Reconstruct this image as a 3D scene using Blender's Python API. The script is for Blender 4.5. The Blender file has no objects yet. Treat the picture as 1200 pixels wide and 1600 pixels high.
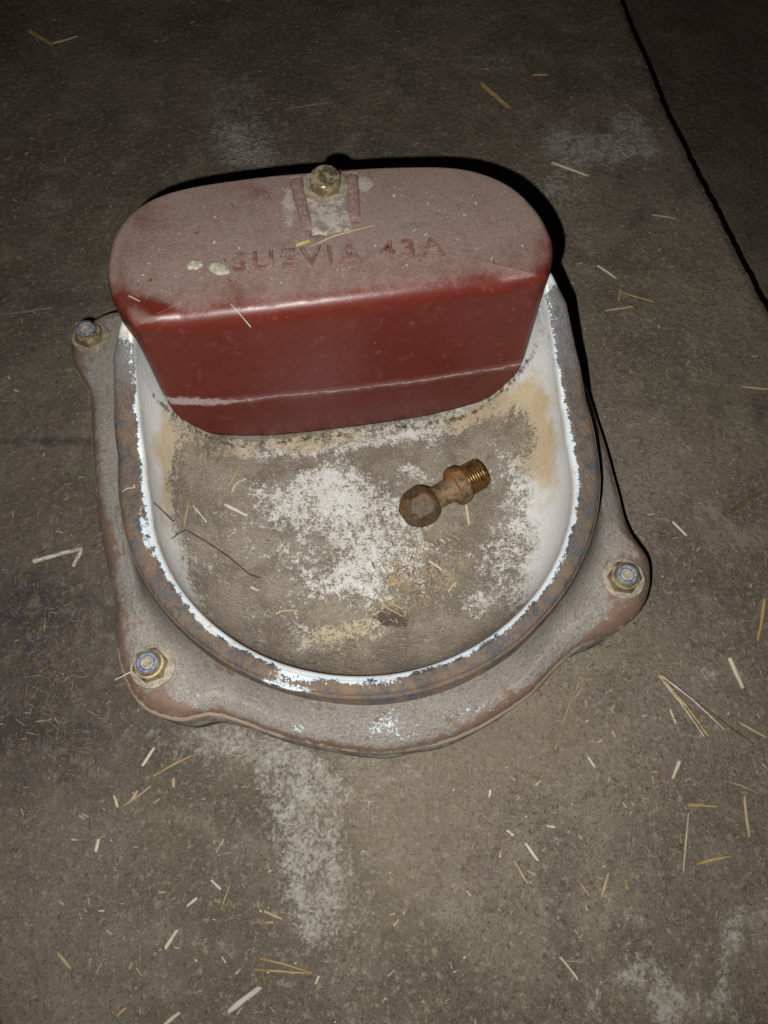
import bpy, bmesh, math, random
import numpy as np
from mathutils import Vector, Matrix, noise as mn

random.seed(7)
rng = np.random.default_rng(7)
SC = bpy.context.scene
COL = SC.collection
RAD = math.radians

# ------------------------------------------------------------------ camera
H = 0.455
cam_d = bpy.data.cameras.new("camera")
cam = bpy.data.objects.new("camera", cam_d)
COL.objects.link(cam)
cam.location = (0, 0, H)
cam.rotation_euler = (RAD(25), 0, 0)
cam_d.sensor_fit = 'VERTICAL'
cam_d.sensor_height = 24
cam_d.lens = 18.0
cam_d.clip_start = 0.01
cam_d.clip_end = 60
SC.camera = cam

# ------------------------------------------------------------------ light: a dark shed, lit by the flash beside the lens
w = bpy.data.worlds.new("World")
SC.world = w
w.use_nodes = True
w.node_tree.nodes["Background"].inputs[0].default_value = (0.75, 0.85, 1.0, 1)
w.node_tree.nodes["Background"].inputs[1].default_value = 0.006
fl_d = bpy.data.lights.new("flash", 'SPOT')
fl_d.energy = 12.0
fl_d.color = (1.0, 0.992, 0.955)
fl_d.spot_size = RAD(125)
fl_d.spot_blend = 1.0
fl_d.shadow_soft_size = 0.002
fl = bpy.data.objects.new("flash", fl_d)
COL.objects.link(fl)
fl.location = (-0.019, -0.015, H - 0.008)
fl.rotation_euler = (RAD(28), RAD(-3), 0)
SC.view_settings.view_transform = 'Standard'
SC.view_settings.look = 'None'
SC.view_settings.gamma = 1
SC.view_settings.exposure = 0
SC.cycles.max_bounces = 5

# ------------------------------------------------------------------ helpers
P_ = RAD(65)
def at(px, py, z=0.0):
    """the point of height z seen at this place of the photograph"""
    x = (px - 600) / 1200; y = (py - 800) / 1200
    d = (x, math.cos(P_) - y * math.sin(P_), -math.sin(P_) - y * math.cos(P_))
    t = (z - H) / d[2]
    return Vector((d[0] * t, d[1] * t, z))

def proj(P):
    """(n,3) world points -> (n,2) places in the photograph; used to lay traced stains on surfaces"""
    P = np.asarray(P, float)
    cx = P[:, 0]; dy = P[:, 1]; dz = P[:, 2] - H
    depth = dy * math.cos(P_) - dz * math.sin(P_)
    up = dy * math.sin(P_) + dz * math.cos(P_)
    return np.stack([600 + 1200 * cx / depth, 800 - 1200 * up / depth], 1)

def blobs(q, lst):
    """sum of soft ellipses (cx, cy, rx, ry, degrees, strength)"""
    out = np.zeros(len(q))
    for cx, cy, rx, ry, a, s in lst:
        a = RAD(a); dx = q[:, 0] - cx; dy = q[:, 1] - cy
        u = (dx * math.cos(a) + dy * math.sin(a)) / rx
        v = (-dx * math.sin(a) + dy * math.cos(a)) / ry
        out += s * np.exp(-(u * u + v * v) ** 1.3)
    return out

def put(o, parent=None):
    COL.objects.link(o)
    if parent is not None:
        o.parent = parent
    return o

def mesh_obj(name, verts, faces, mats, parent=None, smooth=True, attrs=None, midx=None):
    me = bpy.data.meshes.new(name)
    me.from_pydata([tuple(v) for v in verts], [], faces)
    for m in (mats if isinstance(mats, (list, tuple)) else [mats]):
        me.materials.append(m)
    if smooth:
        me.polygons.foreach_set("use_smooth", [True] * len(me.polygons))
    if midx is not None:
        me.polygons.foreach_set("material_index", list(midx))
    for k, arr in (attrs or {}).items():
        a = me.attributes.new(k, 'FLOAT', 'POINT')
        a.data.foreach_set("value", np.asarray(arr, dtype=np.float32))
    me.validate(); me.update()
    return put(bpy.data.objects.new(name, me), parent)

def bm_obj(name, bm, mat, parent=None, smooth=False, sharp=35):
    me = bpy.data.meshes.new(name)
    bmesh.ops.recalc_face_normals(bm, faces=bm.faces)
    if smooth:
        for f in bm.faces: f.smooth = True
        for e in bm.edges:
            if len(e.link_faces) == 2 and e.calc_face_angle(0) > RAD(sharp):
                e.smooth = False
    bm.to_mesh(me); bm.free()
    me.materials.append(mat)
    return put(bpy.data.objects.new(name, me), parent)

def tag(o, label=None, cat=None, group=None, kind=None):
    if label: o["label"] = label
    if cat: o["category"] = cat
    if group: o["group"] = group
    if kind: o["kind"] = kind
    return o

def empty(name, loc=(0, 0, 0), rz=0.0, parent=None):
    o = bpy.data.objects.new(name, None)
    o.empty_display_size = 0.02
    o.location = loc; o.rotation_euler = (0, 0, rz)
    return put(o, parent)

def rings(rows, closed=True):
    """faces between rows of equal length; rows are lists of points"""
    n = len(rows[0]); verts = [p for r in rows for p in r]; faces = []
    for k in range(len(rows) - 1):
        for i in range(n if closed else n - 1):
            j = (i + 1) % n
            faces.append((k * n + i, k * n + j, (k + 1) * n + j, (k + 1) * n + i))
    return verts, faces

def lathe_bm(prof, seg=32, wob=0.0):
    """prof: (r, z) list, around z"""
    bm = bmesh.new(); rows = []
    for r, z in prof:
        row = []
        for i in range(seg):
            a = 2 * math.pi * i / seg
            rr = r * (1 + wob * mn.noise((math.cos(a) * 2.1 + z * 90, math.sin(a) * 2.1, z * 150)))
            row.append(bm.verts.new((rr * math.cos(a), rr * math.sin(a), z)))
        rows.append(row)
    for a, b in zip(rows, rows[1:]):
        for i in range(seg):
            j = (i + 1) % seg
            bm.faces.new((a[i], a[j], b[j], b[i]))
    bm.faces.new(rows[0][::-1]); bm.faces.new(rows[-1])
    return bm

# ------------------------------------------------------------------ material builder
class M:
    def __init__(s, name, rough=0.7, metal=0.0, spec=0.5):
        s.m = bpy.data.materials.new(name); s.m.use_nodes = True
        s.t = s.m.node_tree; s.n = s.t.nodes
        s.b = s.n["Principled BSDF"]
        s.b.inputs["Roughness"].default_value = rough
        s.b.inputs["Metallic"].default_value = metal
        s.b.inputs["Specular IOR Level"].default_value = spec
        s.co = s.n.new("ShaderNodeTexCoord").outputs["Object"]
    def _in(s, sock, v):
        if isinstance(v, bpy.types.NodeSocket): s.t.links.new(v, sock)
        elif isinstance(v, (tuple, list)) and len(v) == 3 and sock.type == 'RGBA': sock.default_value = (*v, 1)
        else: sock.default_value = v
    def noise(s, scale, detail=4, rough=0.6, dist=0.0, vec=None, off=0.0):
        n = s.n.new("ShaderNodeTexNoise"); n.noise_dimensions = '4D'
        s._in(n.inputs["Vector"], vec if vec is not None else s.co)
        n.inputs["W"].default_value = off
        n.inputs["Scale"].default_value = scale; n.inputs["Detail"].default_value = detail
        n.inputs["Roughness"].default_value = rough; n.inputs["Distortion"].default_value = dist
        return s.math('MULTIPLY_ADD', n.outputs["Fac"], s.gain, 0.5 - 0.5 * s.gain)
    gain = 1.75
    def voro(s, scale, feat='F1', out="Distance", vec=None):
        n = s.n.new("ShaderNodeTexVoronoi"); n.feature = feat
        s._in(n.inputs["Vector"], vec if vec is not None else s.co); n.inputs["Scale"].default_value = scale
        return n.outputs[out]
    def map(s, loc=(0, 0, 0), rot=(0, 0, 0), sca=(1, 1, 1)):
        n = s.n.new("ShaderNodeMapping"); s.t.links.new(s.co, n.inputs[0])
        n.inputs[1].default_value = loc; n.inputs[2].default_value = rot; n.inputs[3].default_value = sca
        return n.outputs[0]
    def math(s, op, a, b=0.0, c=0.0, clamp=False):
        n = s.n.new("ShaderNodeMath"); n.operation = op; n.use_clamp = clamp
        s._in(n.inputs[0], a); s._in(n.inputs[1], b); s._in(n.inputs[2], c)
        return n.outputs[0]
    def ss(s, v, lo, hi):
        n = s.n.new("ShaderNodeMapRange"); n.interpolation_type = 'SMOOTHSTEP'
        s._in(n.inputs[0], v); n.inputs[1].default_value = lo; n.inputs[2].default_value = hi
        n.inputs[3].default_value = 0; n.inputs[4].default_value = 1
        return n.outputs[0]
    def mix(s, f, a, b):
        n = s.n.new("ShaderNodeMix"); n.data_type = 'RGBA'
        s._in(n.inputs[0], f); s._in(n.inputs[6], a); s._in(n.inputs[7], b)
        return n.outputs[2]
    def fmix(s, f, a, b):
        n = s.n.new("ShaderNodeMix"); n.data_type = 'FLOAT'
        s._in(n.inputs[0], f); s._in(n.inputs[2], a); s._in(n.inputs[3], b)
        return n.outputs[0]
    def attr(s, name):
        n = s.n.new("ShaderNodeAttribute"); n.attribute_name = name
        return n.outputs["Fac"]
    def axis(s, k):
        n = s.n.new("ShaderNodeSeparateXYZ"); s.t.links.new(s.co, n.inputs[0]); return n.outputs[k]
    def rand(s):
        return s.n.new("ShaderNodeObjectInfo").outputs["Random"]
    def set(s, col=None, rough=None, height=None, bump=0.3, dist=0.001, metal=None):
        if col is not None: s._in(s.b.inputs["Base Color"], col)
        if rough is not None: s._in(s.b.inputs["Roughness"], rough)
        if metal is not None: s._in(s.b.inputs["Metallic"], metal)
        if height is not None:
            n = s.n.new("ShaderNodeBump"); n.inputs["Strength"].default_value = bump
            n.inputs["Distance"].default_value = dist
            s.t.links.new(height, n.inputs["Height"]); s.t.links.new(n.outputs[0], s.b.inputs["Normal"])
        return s.m

def mat_concrete(name, dark=1.0, patches=True):
    k = M(name, 0.85, spec=0.25)
    big = k.noise(5, 5, 0.6); mid = k.noise(28, 6, 0.65, 0.4, off=3); fine = k.noise(220, 5, 0.7, off=5)
    grain = k.noise(900, 3, 0.7, off=8)
    c = k.mix(k.ss(big, 0.35, 0.68), (0.100 * dark, 0.082 * dark, 0.058 * dark), (0.178 * dark, 0.148 * dark, 0.108 * dark))
    c = k.mix(k.math('MULTIPLY', k.ss(mid, 0.45, 0.85), 0.75), c, (0.225 * dark, 0.192 * dark, 0.145 * dark))
    c = k.mix(k.math('MULTIPLY', k.ss(k.noise(60, 5, 0.7, 0.8, off=11), 0.55, 0.75), 0.55), c, (0.085 * dark, 0.066 * dark, 0.052 * dark))
    c = k.mix(k.math('MULTIPLY', k.ss(k.noise(11, 5, 0.65, 1.2, off=31), 0.52, 0.82), 0.65), c, (0.082 * dark, 0.066 * dark, 0.054 * dark))
    c = k.mix(k.math('MULTIPLY', k.ss(k.noise(9, 5, 0.7, 0.8, off=61), 0.45, 0.75), 0.5), c, (0.145 * dark, 0.113 * dark, 0.100 * dark))
    c = k.mix(k.math('MULTIPLY', k.ss(k.noise(13, 5, 0.7, 0.8, off=67), 0.52, 0.80), 0.5), c, (0.165 * dark, 0.136 * dark, 0.097 * dark))
    c = k.mix(k.math('MULTIPLY', k.ss(k.noise(85, 4, 0.75, 0.5, off=71), 0.62, 0.85), 0.6), c, (0.052 * dark, 0.041 * dark, 0.032 * dark))
    c = k.mix(k.math('MULTIPLY', k.ss(fine, 0.52, 0.80), 0.8), c, (0.27 * dark, 0.228 * dark, 0.17 * dark))
    c = k.mix(k.math('MULTIPLY', k.ss(k.noise(330, 4, 0.7, off=13), 0.54, 0.80), 0.7), c, (0.055 * dark, 0.043 * dark, 0.033 * dark))
    c = k.mix(k.math('MULTIPLY', k.ss(grain, 0.58, 0.85), 0.6), c, (0.36 * dark, 0.315 * dark, 0.25 * dark))
    c = k.mix(k.math('MULTIPLY', k.ss(k.noise(700, 3, 0.7, off=17), 0.58, 0.76), 0.75), c, (0.04 * dark, 0.033 * dark, 0.027 * dark))
    if patches:
        lime = k.math('MULTIPLY', k.attr("lime"), 0.72)
        n1 = k.noise(90, 6, 0.75, 0.5, off=21); n2 = k.noise(420, 4, 0.75, off=22)
        f = k.math('ADD', lime, k.math('ADD', k.math('MULTIPLY', k.math('SUBTRACT', k.noise(95, 7, 0.85, 0.7, off=41), 0.5), 1.25), k.math('MULTIPLY', k.math('SUBTRACT', n2, 0.5), 1.1)))
        c = k.mix(k.math('MULTIPLY', k.math('MULTIPLY', k.ss(f, 0.36, 0.92), 0.9), k.ss(lime, 0.02, 0.22)), c, k.mix(k.noise(150, 4, 0.7, off=23), (0.25, 0.23, 0.185), (0.43, 0.42, 0.385)))
        dk = k.attr("dark")
        c = k.mix(k.math('MULTIPLY', k.math('MULTIPLY', dk, k.ss(n1, 0.15, 0.6)), 0.9), c, (0.050, 0.042, 0.042))
        warm = k.attr("warm")
        c = k.mix(k.math('MULTIPLY', warm, 0.28), c, k.mix(fine, (0.16, 0.125, 0.075), (0.26, 0.215, 0.14)))
    hgt = k.math('ADD', k.math('MULTIPLY', mid, 1.2), k.math('ADD', k.math('MULTIPLY', fine, 0.7), k.math('MULTIPLY', grain, 0.25)))
    return k.set(c, None, hgt, 0.75, 0.0022)

def mat_flange(name="cast_iron_grey"):
    k = M(name, 0.6, spec=0.35)
    n1 = k.noise(40, 5, 0.65, off=1); n2 = k.noise(160, 5, 0.7, off=2); n3 = k.noise(800, 3, 0.7, off=4)
    c = k.mix(n1, (0.172, 0.150, 0.131), (0.285, 0.258, 0.232))
    c = k.mix(k.math('MULTIPLY', k.ss(n3, 0.5, 0.72), 0.5), c, (0.40, 0.36, 0.33))
    c = k.mix(k.math('MULTIPLY', k.ss(k.noise(700, 3, 0.7, off=6), 0.55, 0.7), 0.6), c, (0.10, 0.085, 0.075))
    rust = k.attr("rust")
    f = k.math('ADD', rust, k.math('MULTIPLY', k.math('SUBTRACT', n2, 0.5), 1.5))
    f = k.math('ADD', f, k.math('MULTIPLY', k.math('SUBTRACT', n1, 0.5), 1.4))
    rc = k.mix(n2, (0.095, 0.048, 0.030), (0.215, 0.125, 0.083))
    c = k.mix(k.math('MULTIPLY', k.ss(f, 0.35, 0.8), 0.85), c, rc)
    c = k.mix(k.math('MULTIPLY', k.ss(k.noise(150, 4, 0.7, 0.6, off=9), 0.78, 0.90), 0.6), c, (0.055, 0.052, 0.055))
    c = k.mix(k.ss(k.math('ADD', k.attr("flake"), k.math('MULTIPLY', k.math('SUBTRACT', k.noise(480, 5, 0.8, off=12), 0.5), 2.6)), 0.55, 0.75), c, (0.56, 0.64, 0.70))
    edge = k.attr("edge")
    fe = k.math('ADD', edge, k.math('MULTIPLY', k.math('SUBTRACT', n2, 0.5), 1.2))
    c = k.mix(k.ss(fe, 0.45, 0.8), c, k.mix(n1, (0.40, 0.29, 0.215), (0.52, 0.42, 0.335)))
    h = k.math('ADD', n2, k.math('MULTIPLY', n3, 0.35))
    return k.set(c, None, h, 0.45, 0.0009)

def mat_basin():
    k = M("enamelled_iron", 0.5, spec=0.5)
    n1 = k.noise(70, 5, 0.65, off=1); n2 = k.noise(260, 5, 0.75, 0.3, off=2); n3 = k.noise(900, 3, 0.7, off=3)
    # bare rim: dark iron with rust
    rim = k.mix(k.ss(n1, 0.38, 0.62), (0.056, 0.053, 0.053), (0.125, 0.090, 0.064))
    rim = k.mix(k.ss(n2, 0.40, 0.58), rim, k.mix(n1, (0.078, 0.055, 0.042), (0.178, 0.112, 0.070)))
    rim = k.mix(k.math('MULTIPLY', k.ss(k.noise(150, 4, 0.75, 0.6, off=5), 0.5, 0.70), 0.75), rim, (0.06, 0.064, 0.078))
    rim = k.mix(k.math('MULTIPLY', k.ss(n3, 0.66, 0.9), 0.6), rim, (0.33, 0.25, 0.18))
    bare = k.attr("bare")
    rim = k.mix(k.math('MULTIPLY', bare, 0.8), rim, k.mix(n2, (0.085, 0.088, 0.095), (0.22, 0.215, 0.21)))
    # white enamel
    wh = k.mix(k.noise(18, 3, 0.5, off=7), (0.53, 0.535, 0.53), (0.62, 0.63, 0.625))
    tan = k.attr("tan")
    ft = k.math('ADD', tan, k.math('MULTIPLY', k.math('SUBTRACT', n1, 0.5), 0.9))
    wh = k.mix(k.math('MULTIPLY', k.ss(ft, 0.15, 0.85), 0.9), wh, k.mix(n2, (0.36, 0.25, 0.125), (0.52, 0.42, 0.26)))
    # dirt in the bottom
    d = k.attr("dirt")
    v2 = k.noise(45, 6, 0.7, 0.9, off=14)
    fd = k.math('ADD', d, k.math('ADD', k.math('MULTIPLY', k.math('SUBTRACT', v2, 0.5), 1.15),
                k.math('ADD', k.math('MULTIPLY', k.math('SUBTRACT', n2, 0.5), 1.25), k.math('MULTIPLY', k.math('SUBTRACT', k.noise(720, 5, 0.95, 0.5, off=44), 0.5), 2.1))))
    soil = k.mix(k.ss(k.noise(38, 5, 0.7, off=16), 0.35, 0.65), (0.135, 0.104, 0.072), (0.225, 0.183, 0.135))
    soil = k.mix(k.math('MULTIPLY', k.ss(k.noise(1000, 3, 0.8, off=46), 0.55, 0.82), 0.85), soil, (0.46, 0.41, 0.33))
    soil = k.mix(k.math('MULTIPLY', k.ss(k.noise(620, 4, 0.85, off=18), 0.54, 0.80), 0.85), soil, (0.048, 0.036, 0.025))
    wh = k.mix(k.math('MULTIPLY', k.ss(fd, -0.35, 0.5), 0.66), wh, (0.37, 0.325, 0.25))
    wh = k.mix(k.math('MULTIPLY', k.ss(fd, 0.36, 0.68), 0.95), wh, soil)
    for q_, (rz, th_) in enumerate(((0.5, 0.86), (1.9, 0.90), (-0.6, 0.88))):   # pale scratches through the crust
        st = k.noise(60, 4, 0.6, 0.4, vec=k.map(rot=(0, 0, rz), sca=(0.7, 9, 2)), off=50 + q_)
        wh = k.mix(k.math('MULTIPLY', k.math('MULTIPLY', k.ss(st, th_, th_ + 0.1), k.ss(n2, 0.4, 0.7)), 0.6), wh, (0.45, 0.43, 0.38))
    darkened = k.attr("darkened")
    wh = k.mix(k.math('MULTIPLY', k.ss(k.math('ADD', darkened, k.math('MULTIPLY', k.math('SUBTRACT', n2, 0.5), 1.3)), 0.3, 0.7), 0.85), wh, (0.060, 0.040, 0.028))
    # where the enamel ends
    e = k.attr("enam")
    wob = k.math('ADD', k.math('MULTIPLY', k.math('SUBTRACT', n1, 0.5), 5.0), k.math('ADD', k.math('MULTIPLY', k.math('SUBTRACT', n2, 0.5), 5.0), k.math('MULTIPLY', k.math('SUBTRACT', n3, 0.5), 2.5)))
    spk = k.attr("speck")
    fe = k.math('ADD', e, k.math('ADD', wob, k.math('MULTIPLY', spk, k.math('MULTIPLY', k.math('SUBTRACT', k.noise(650, 4, 0.8, off=25), 0.5), 24))))
    isw = k.ss(fe, -0.25, 0.35)
    wh = k.mix(k.math('MULTIPLY', k.math('SUBTRACT', 1.0, k.ss(fe, 0.3, 2.6)), 0.55), wh, (0.40, 0.55, 0.70))
    c = k.mix(isw, rim, wh)
    dirtm = k.ss(fd, 0.42, 0.66)
    ro = k.fmix(isw, 0.62, k.fmix(dirtm, 0.32, 0.85))
    h = k.math('ADD', k.math('MULTIPLY', isw, 0.55), k.math('MULTIPLY', k.math('SUBTRACT', 1.0, k.math('MULTIPLY', isw, 0.75)), k.math('ADD', n2, k.math('MULTIPLY', n3, 0.3))))
    h = k.math('ADD', h, k.math('MULTIPLY', dirtm, k.math('ADD', k.math('MULTIPLY', n3, 0.6), k.math('MULTIPLY', n2, 0.8))))
    return k.set(c, ro, h, 0.6, 0.0015)

def mat_cover():
    k = M("red_enamel", 0.3, spec=0.30)
    n1 = k.noise(30, 5, 0.65, 0.6, off=1); n2 = k.noise(130, 6, 0.7, 0.3, off=2); n3 = k.noise(650, 4, 0.75, off=3)
    red = k.mix(n1, (0.086, 0.0132, 0.0085), (0.108, 0.0175, 0.0112))
    red = k.mix(k.math('MULTIPLY', k.ss(n2, 0.55, 0.8), 0.25), red, (0.20, 0.07, 0.055))
    dust = k.attr("dust")
    f = k.math('ADD', dust, k.math('ADD', k.math('MULTIPLY', k.math('SUBTRACT', n1, 0.5), 0.6), k.math('ADD', k.math('MULTIPLY', k.math('SUBTRACT', n2, 0.5), 0.5), k.math('MULTIPLY', k.math('SUBTRACT', n3, 0.5), 0.3))))
    dc = k.mix(n3, (0.175, 0.124, 0.105), (0.275, 0.217, 0.187))
    dc = k.mix(k.math('MULTIPLY', k.ss(k.noise(420, 4, 0.75, off=6), 0.58, 0.85), 0.55), dc, (0.12, 0.085, 0.065))
    ff = k.ss(f, -0.05, 1.1)
    c = k.mix(k.math('MULTIPLY', ff, 0.82), red, dc)
    c = k.mix(k.math('MULTIPLY', k.ss(k.noise(1100, 2, 0.6, off=8), 0.72, 0.90), k.math('MULTIPLY', ff, 0.5)), c, (0.42, 0.38, 0.30))
    pale = k.attr("pale")
    fp = k.ss(k.math('ADD', pale, k.math('ADD', k.math('MULTIPLY', k.math('SUBTRACT', n2, 0.5), 1.2), k.math('MULTIPLY', k.math('SUBTRACT', n3, 0.5), 0.8))), 0.35, 0.8)
    c = k.mix(k.math('MULTIPLY', fp, 0.75), c, k.mix(n3, (0.26, 0.235, 0.20), (0.42, 0.39, 0.35)))
    soot = k.attr("soot")
    c = k.mix(k.math('MULTIPLY', k.ss(k.math('ADD', soot, k.math('MULTIPLY', k.math('SUBTRACT', n3, 0.5), 1.6)), 0.35, 0.75), 0.8), c, (0.07, 0.055, 0.035))
    # water line on the front: limescale along a crease
    d = k.math('ADD', k.attr("line"), k.math('MULTIPLY', k.math('SUBTRACT', k.noise(40, 3, 0.6, off=15), 0.5), 0.004))
    wide = k.attr("scale_w")
    ad = k.math('ABSOLUTE', k.math('ADD', d, k.math('MULTIPLY', k.math('SUBTRACT', n2, 0.5), k.math('MULTIPLY_ADD', wide, 0.009, 0.0018))))
    wide = k.attr("scale_w")
    core = k.math('SUBTRACT', 1.0, k.ss(k.math('DIVIDE', ad, k.math('ADD', k.math('MULTIPLY', k.math('MULTIPLY', wide, k.ss(n1, 0.2, 0.8)), 0.0052), 0.0010)), 0.35, 1.0))
    core = k.math('MULTIPLY', core, k.ss(k.math('ADD', k.math('ADD', n3, n2), k.math('MULTIPLY', wide, 0.25)), 0.66, 1.25))
    front = k.attr("front")
    c = k.mix(k.math('MULTIPLY', k.math('MULTIPLY', core, front), 0.85), c, k.mix(n3, (0.24, 0.16, 0.17), (0.50, 0.46, 0.48)))
    halo = k.math('SUBTRACT', 1.0, k.ss(ad, 0.0005, 0.0055))
    c = k.mix(k.math('MULTIPLY', k.math('MULTIPLY', halo, front), 0.28), c, (0.30, 0.17, 0.16))
    # scuffs and scratches on the front
    sc = k.noise(55, 6, 0.8, 2.2, vec=k.map(rot=(0.3, 0.5, 0.2), sca=(1, 1, 2.4)), off=19)
    c = k.mix(k.math('MULTIPLY', k.math('MULTIPLY', k.ss(sc, 0.74, 0.86), k.ss(n3, 0.45, 0.7)), k.math('MULTIPLY', front, 0.55)), c, (0.42, 0.34, 0.33))
    c = k.mix(k.math('MULTIPLY', k.math('MULTIPLY', k.ss(k.noise(520, 2, 0.5, off=20), 0.93, 0.97), front), 0.8), c, (0.5, 0.46, 0.42))
    ro = k.fmix(ff, k.fmix(n2, 0.30, 0.42), 0.8)
    h = k.math('ADD', k.math('MULTIPLY', k.math('MULTIPLY', ff, k.math('ADD', n3, n2)), 0.8), k.math('MULTIPLY', n1, 0.7))
    return k.set(c, ro, h, 0.35, 0.0009)

def mat_zinc():
    k = M("yellow_zinc", 0.42, metal=0.55); k.gain = 1.0
    n = k.noise(220, 4, 0.65, off=1); n2 = k.noise(900, 3, 0.7, off=2)
    c = k.mix(k.ss(n, 0.35, 0.7), (0.33, 0.265, 0.155), (0.43, 0.365, 0.235))
    c = k.mix(k.math('MULTIPLY', k.ss(k.noise(350, 4, 0.7, off=4), 0.56, 0.72), 0.6), c, (0.20, 0.14, 0.085))
    c = k.mix(k.math('MULTIPLY', k.rand(), 0.6), c, (0.22, 0.165, 0.105))
    m = k.fmix(k.ss(n, 0.45, 0.65), 0.85, 0.35)
    return k.set(c, k.fmix(n, 0.28, 0.6), n2, 0.25, 0.0004, m)

def mat_simple(name, a, b, scale=200, rough=0.7, metal=0.0, bump=0.2, spec=0.4, stretch=None):
    k = M(name, rough, metal, spec)
    v = k.map(sca=stretch) if stretch else None
    n = k.noise(scale, 5, 0.7, 0.2, vec=v, off=3)
    n2 = k.noise(scale * 4, 3, 0.7, vec=v, off=5)
    c = k.mix(k.ss(k.math('ADD', k.math('MULTIPLY', n, 0.65), k.math('MULTIPLY', n2, 0.35)), 0.36, 0.64), a, b)
    return k.set(c, None, n2, bump, 0.0005)

def mat_brass(name="rusty_brass", g=1.0):
    k = M(name, 0.55, metal=0.1, spec=0.4)
    n = k.noise(90, 5, 0.7, 0.5, off=1); n2 = k.noise(380, 5, 0.75, off=2); n3 = k.noise(150, 5, 0.7, 0.8, off=3)
    c = k.mix(k.ss(n, 0.36, 0.62), (0.20 * g, 0.080 * g, 0.020 * g), (0.135 * g, 0.094 * g, 0.052 * g))
    c = k.mix(k.math('MULTIPLY', k.ss(n3, 0.5, 0.66), 0.85), c, (0.075, 0.030, 0.013))
    c = k.mix(k.math('MULTIPLY', k.ss(n2, 0.55, 0.72), 0.7), c, (0.27 * g, 0.19 * g, 0.105 * g))
    c = k.mix(k.math('MULTIPLY', k.ss(k.noise(240, 4, 0.7, off=7), 0.55, 0.75), 0.8), c, (0.035, 0.022, 0.015))
    return k.set(c, k.fmix(n2, 0.4, 0.75), n2, 0.5, 0.0007)

MAT = dict(
    concrete=mat_concrete("dusty_concrete"), lower=mat_concrete("damp_concrete", 0.9, False),
    flange=mat_flange(), basin=mat_basin(), cover=mat_cover(), zinc=mat_zinc(), brass=mat_brass(), brass_dark=mat_brass("tarnished_brass", 0.62),
    nylon=mat_simple("blue_nylon", (0.065, 0.095, 0.185), (0.22, 0.24, 0.275), 500, 0.6),
    washer=mat_simple("dusty_steel", (0.20, 0.165, 0.125), (0.36, 0.31, 0.245), 260, 0.55, 0.3),
    stud=mat_simple("threaded_steel", (0.22, 0.18, 0.13), (0.44, 0.39, 0.31), 420, 0.6, 0.2),
    bracket=mat_simple("dusty_plate", (0.17, 0.135, 0.115), (0.34, 0.30, 0.265), 120, 0.8, 0.0, 0.6),
    thread=mat_simple("golden_thread", (0.075, 0.036, 0.010), (0.25, 0.145, 0.045), 300, 0.32, 0.6, 0.15),
    bore=mat_simple("bore_shade", (0.02, 0.015, 0.01), (0.05, 0.035, 0.02), 200, 0.8),  # shade inside the pipe end, put into a near-black colour
    gold=mat_simple("golden_straw", (0.21, 0.135, 0.045), (0.37, 0.265, 0.11), 60, 0.5, stretch=(0.6, 9, 9)),
    pale=mat_simple("pale_straw", (0.30, 0.24, 0.15), (0.48, 0.42, 0.31), 60, 0.55, stretch=(0.6, 9, 9)),
    white=mat_simple("bleached_straw", (0.28, 0.255, 0.205), (0.48, 0.455, 0.40), 60, 0.55, stretch=(0.6, 9, 9)),
    tan=mat_simple("tan_straw", (0.20, 0.145, 0.08), (0.36, 0.27, 0.16), 60, 0.6, stretch=(0.6, 9, 9)),
    brown=mat_simple("brown_straw", (0.085, 0.045, 0.018), (0.17, 0.095, 0.04), 60, 0.6, stretch=(0.6, 9, 9)),
    twig=mat_simple("dark_twig", (0.030, 0.020, 0.012), (0.065, 0.042, 0.025), 150, 0.7),
    grey=mat_simple("grey_fibre", (0.10, 0.085, 0.078), (0.17, 0.145, 0.13), 150, 0.8),
    dung=mat_simple("dried_flake_crust", (0.26, 0.24, 0.17), (0.46, 0.44, 0.33), 400, 0.85, bump=0.6),
)

# ------------------------------------------------------------------ the floor: a slab that ends at a step
EDGE = [(-0.9, 0.12), (0.12, 1.40), (0.224, 0.76), (0.245, 0.590), (0.2636, 0.4916), (0.286, 0.378), (0.36, 0.02), (0.46, -0.5)]
def edge_x(y):
    pts = sorted([(0.1, 1.6), (0.2246, 0.748), (0.2452, 0.589), (0.2636, 0.4916), (0.286, 0.378), (0.345, 0.02), (0.43, -0.5)], key=lambda p: p[1])
    ys = [p[1] for p in pts]; xs = [p[0] for p in pts]
    rag = 0.0009 * mn.noise((0.3, y * 60, 1.7)) + 0.0011 * mn.noise((2.3, y * 230, 4.1)) + 0.0018 * mn.noise((7.7, y * 17, 2.2))
    return float(np.interp(y, ys, xs)) + rag

ys = np.concatenate([np.linspace(-0.5, -0.08, 12), np.arange(-0.07, 0.80, 0.0025), np.linspace(0.82, 1.6, 14)])
us = np.concatenate([np.linspace(-1.5, -0.42, 10), np.linspace(-0.40, 0, 180)[:]])   # distance to the left of the edge
V = []; F = []; nx = len(us)
for y in ys:
    ex = edge_x(y)
    for u in us:
        z = 0.0012 * mn.noise((u * 14 + ex * 14, y * 14, 0.5)) if -0.39 < u else 0.0
        x = u * (1 + (ex + 0.40 - 0.65) * 0.0) + ex
        V.append((x, y, z - (0.0015 if u > -0.003 else 0)))
for j in range(len(ys) - 1):
    for i in range(nx - 1):
        a = j * nx + i
        F.append((a, a + 1, a + nx + 1, a + nx))
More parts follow.
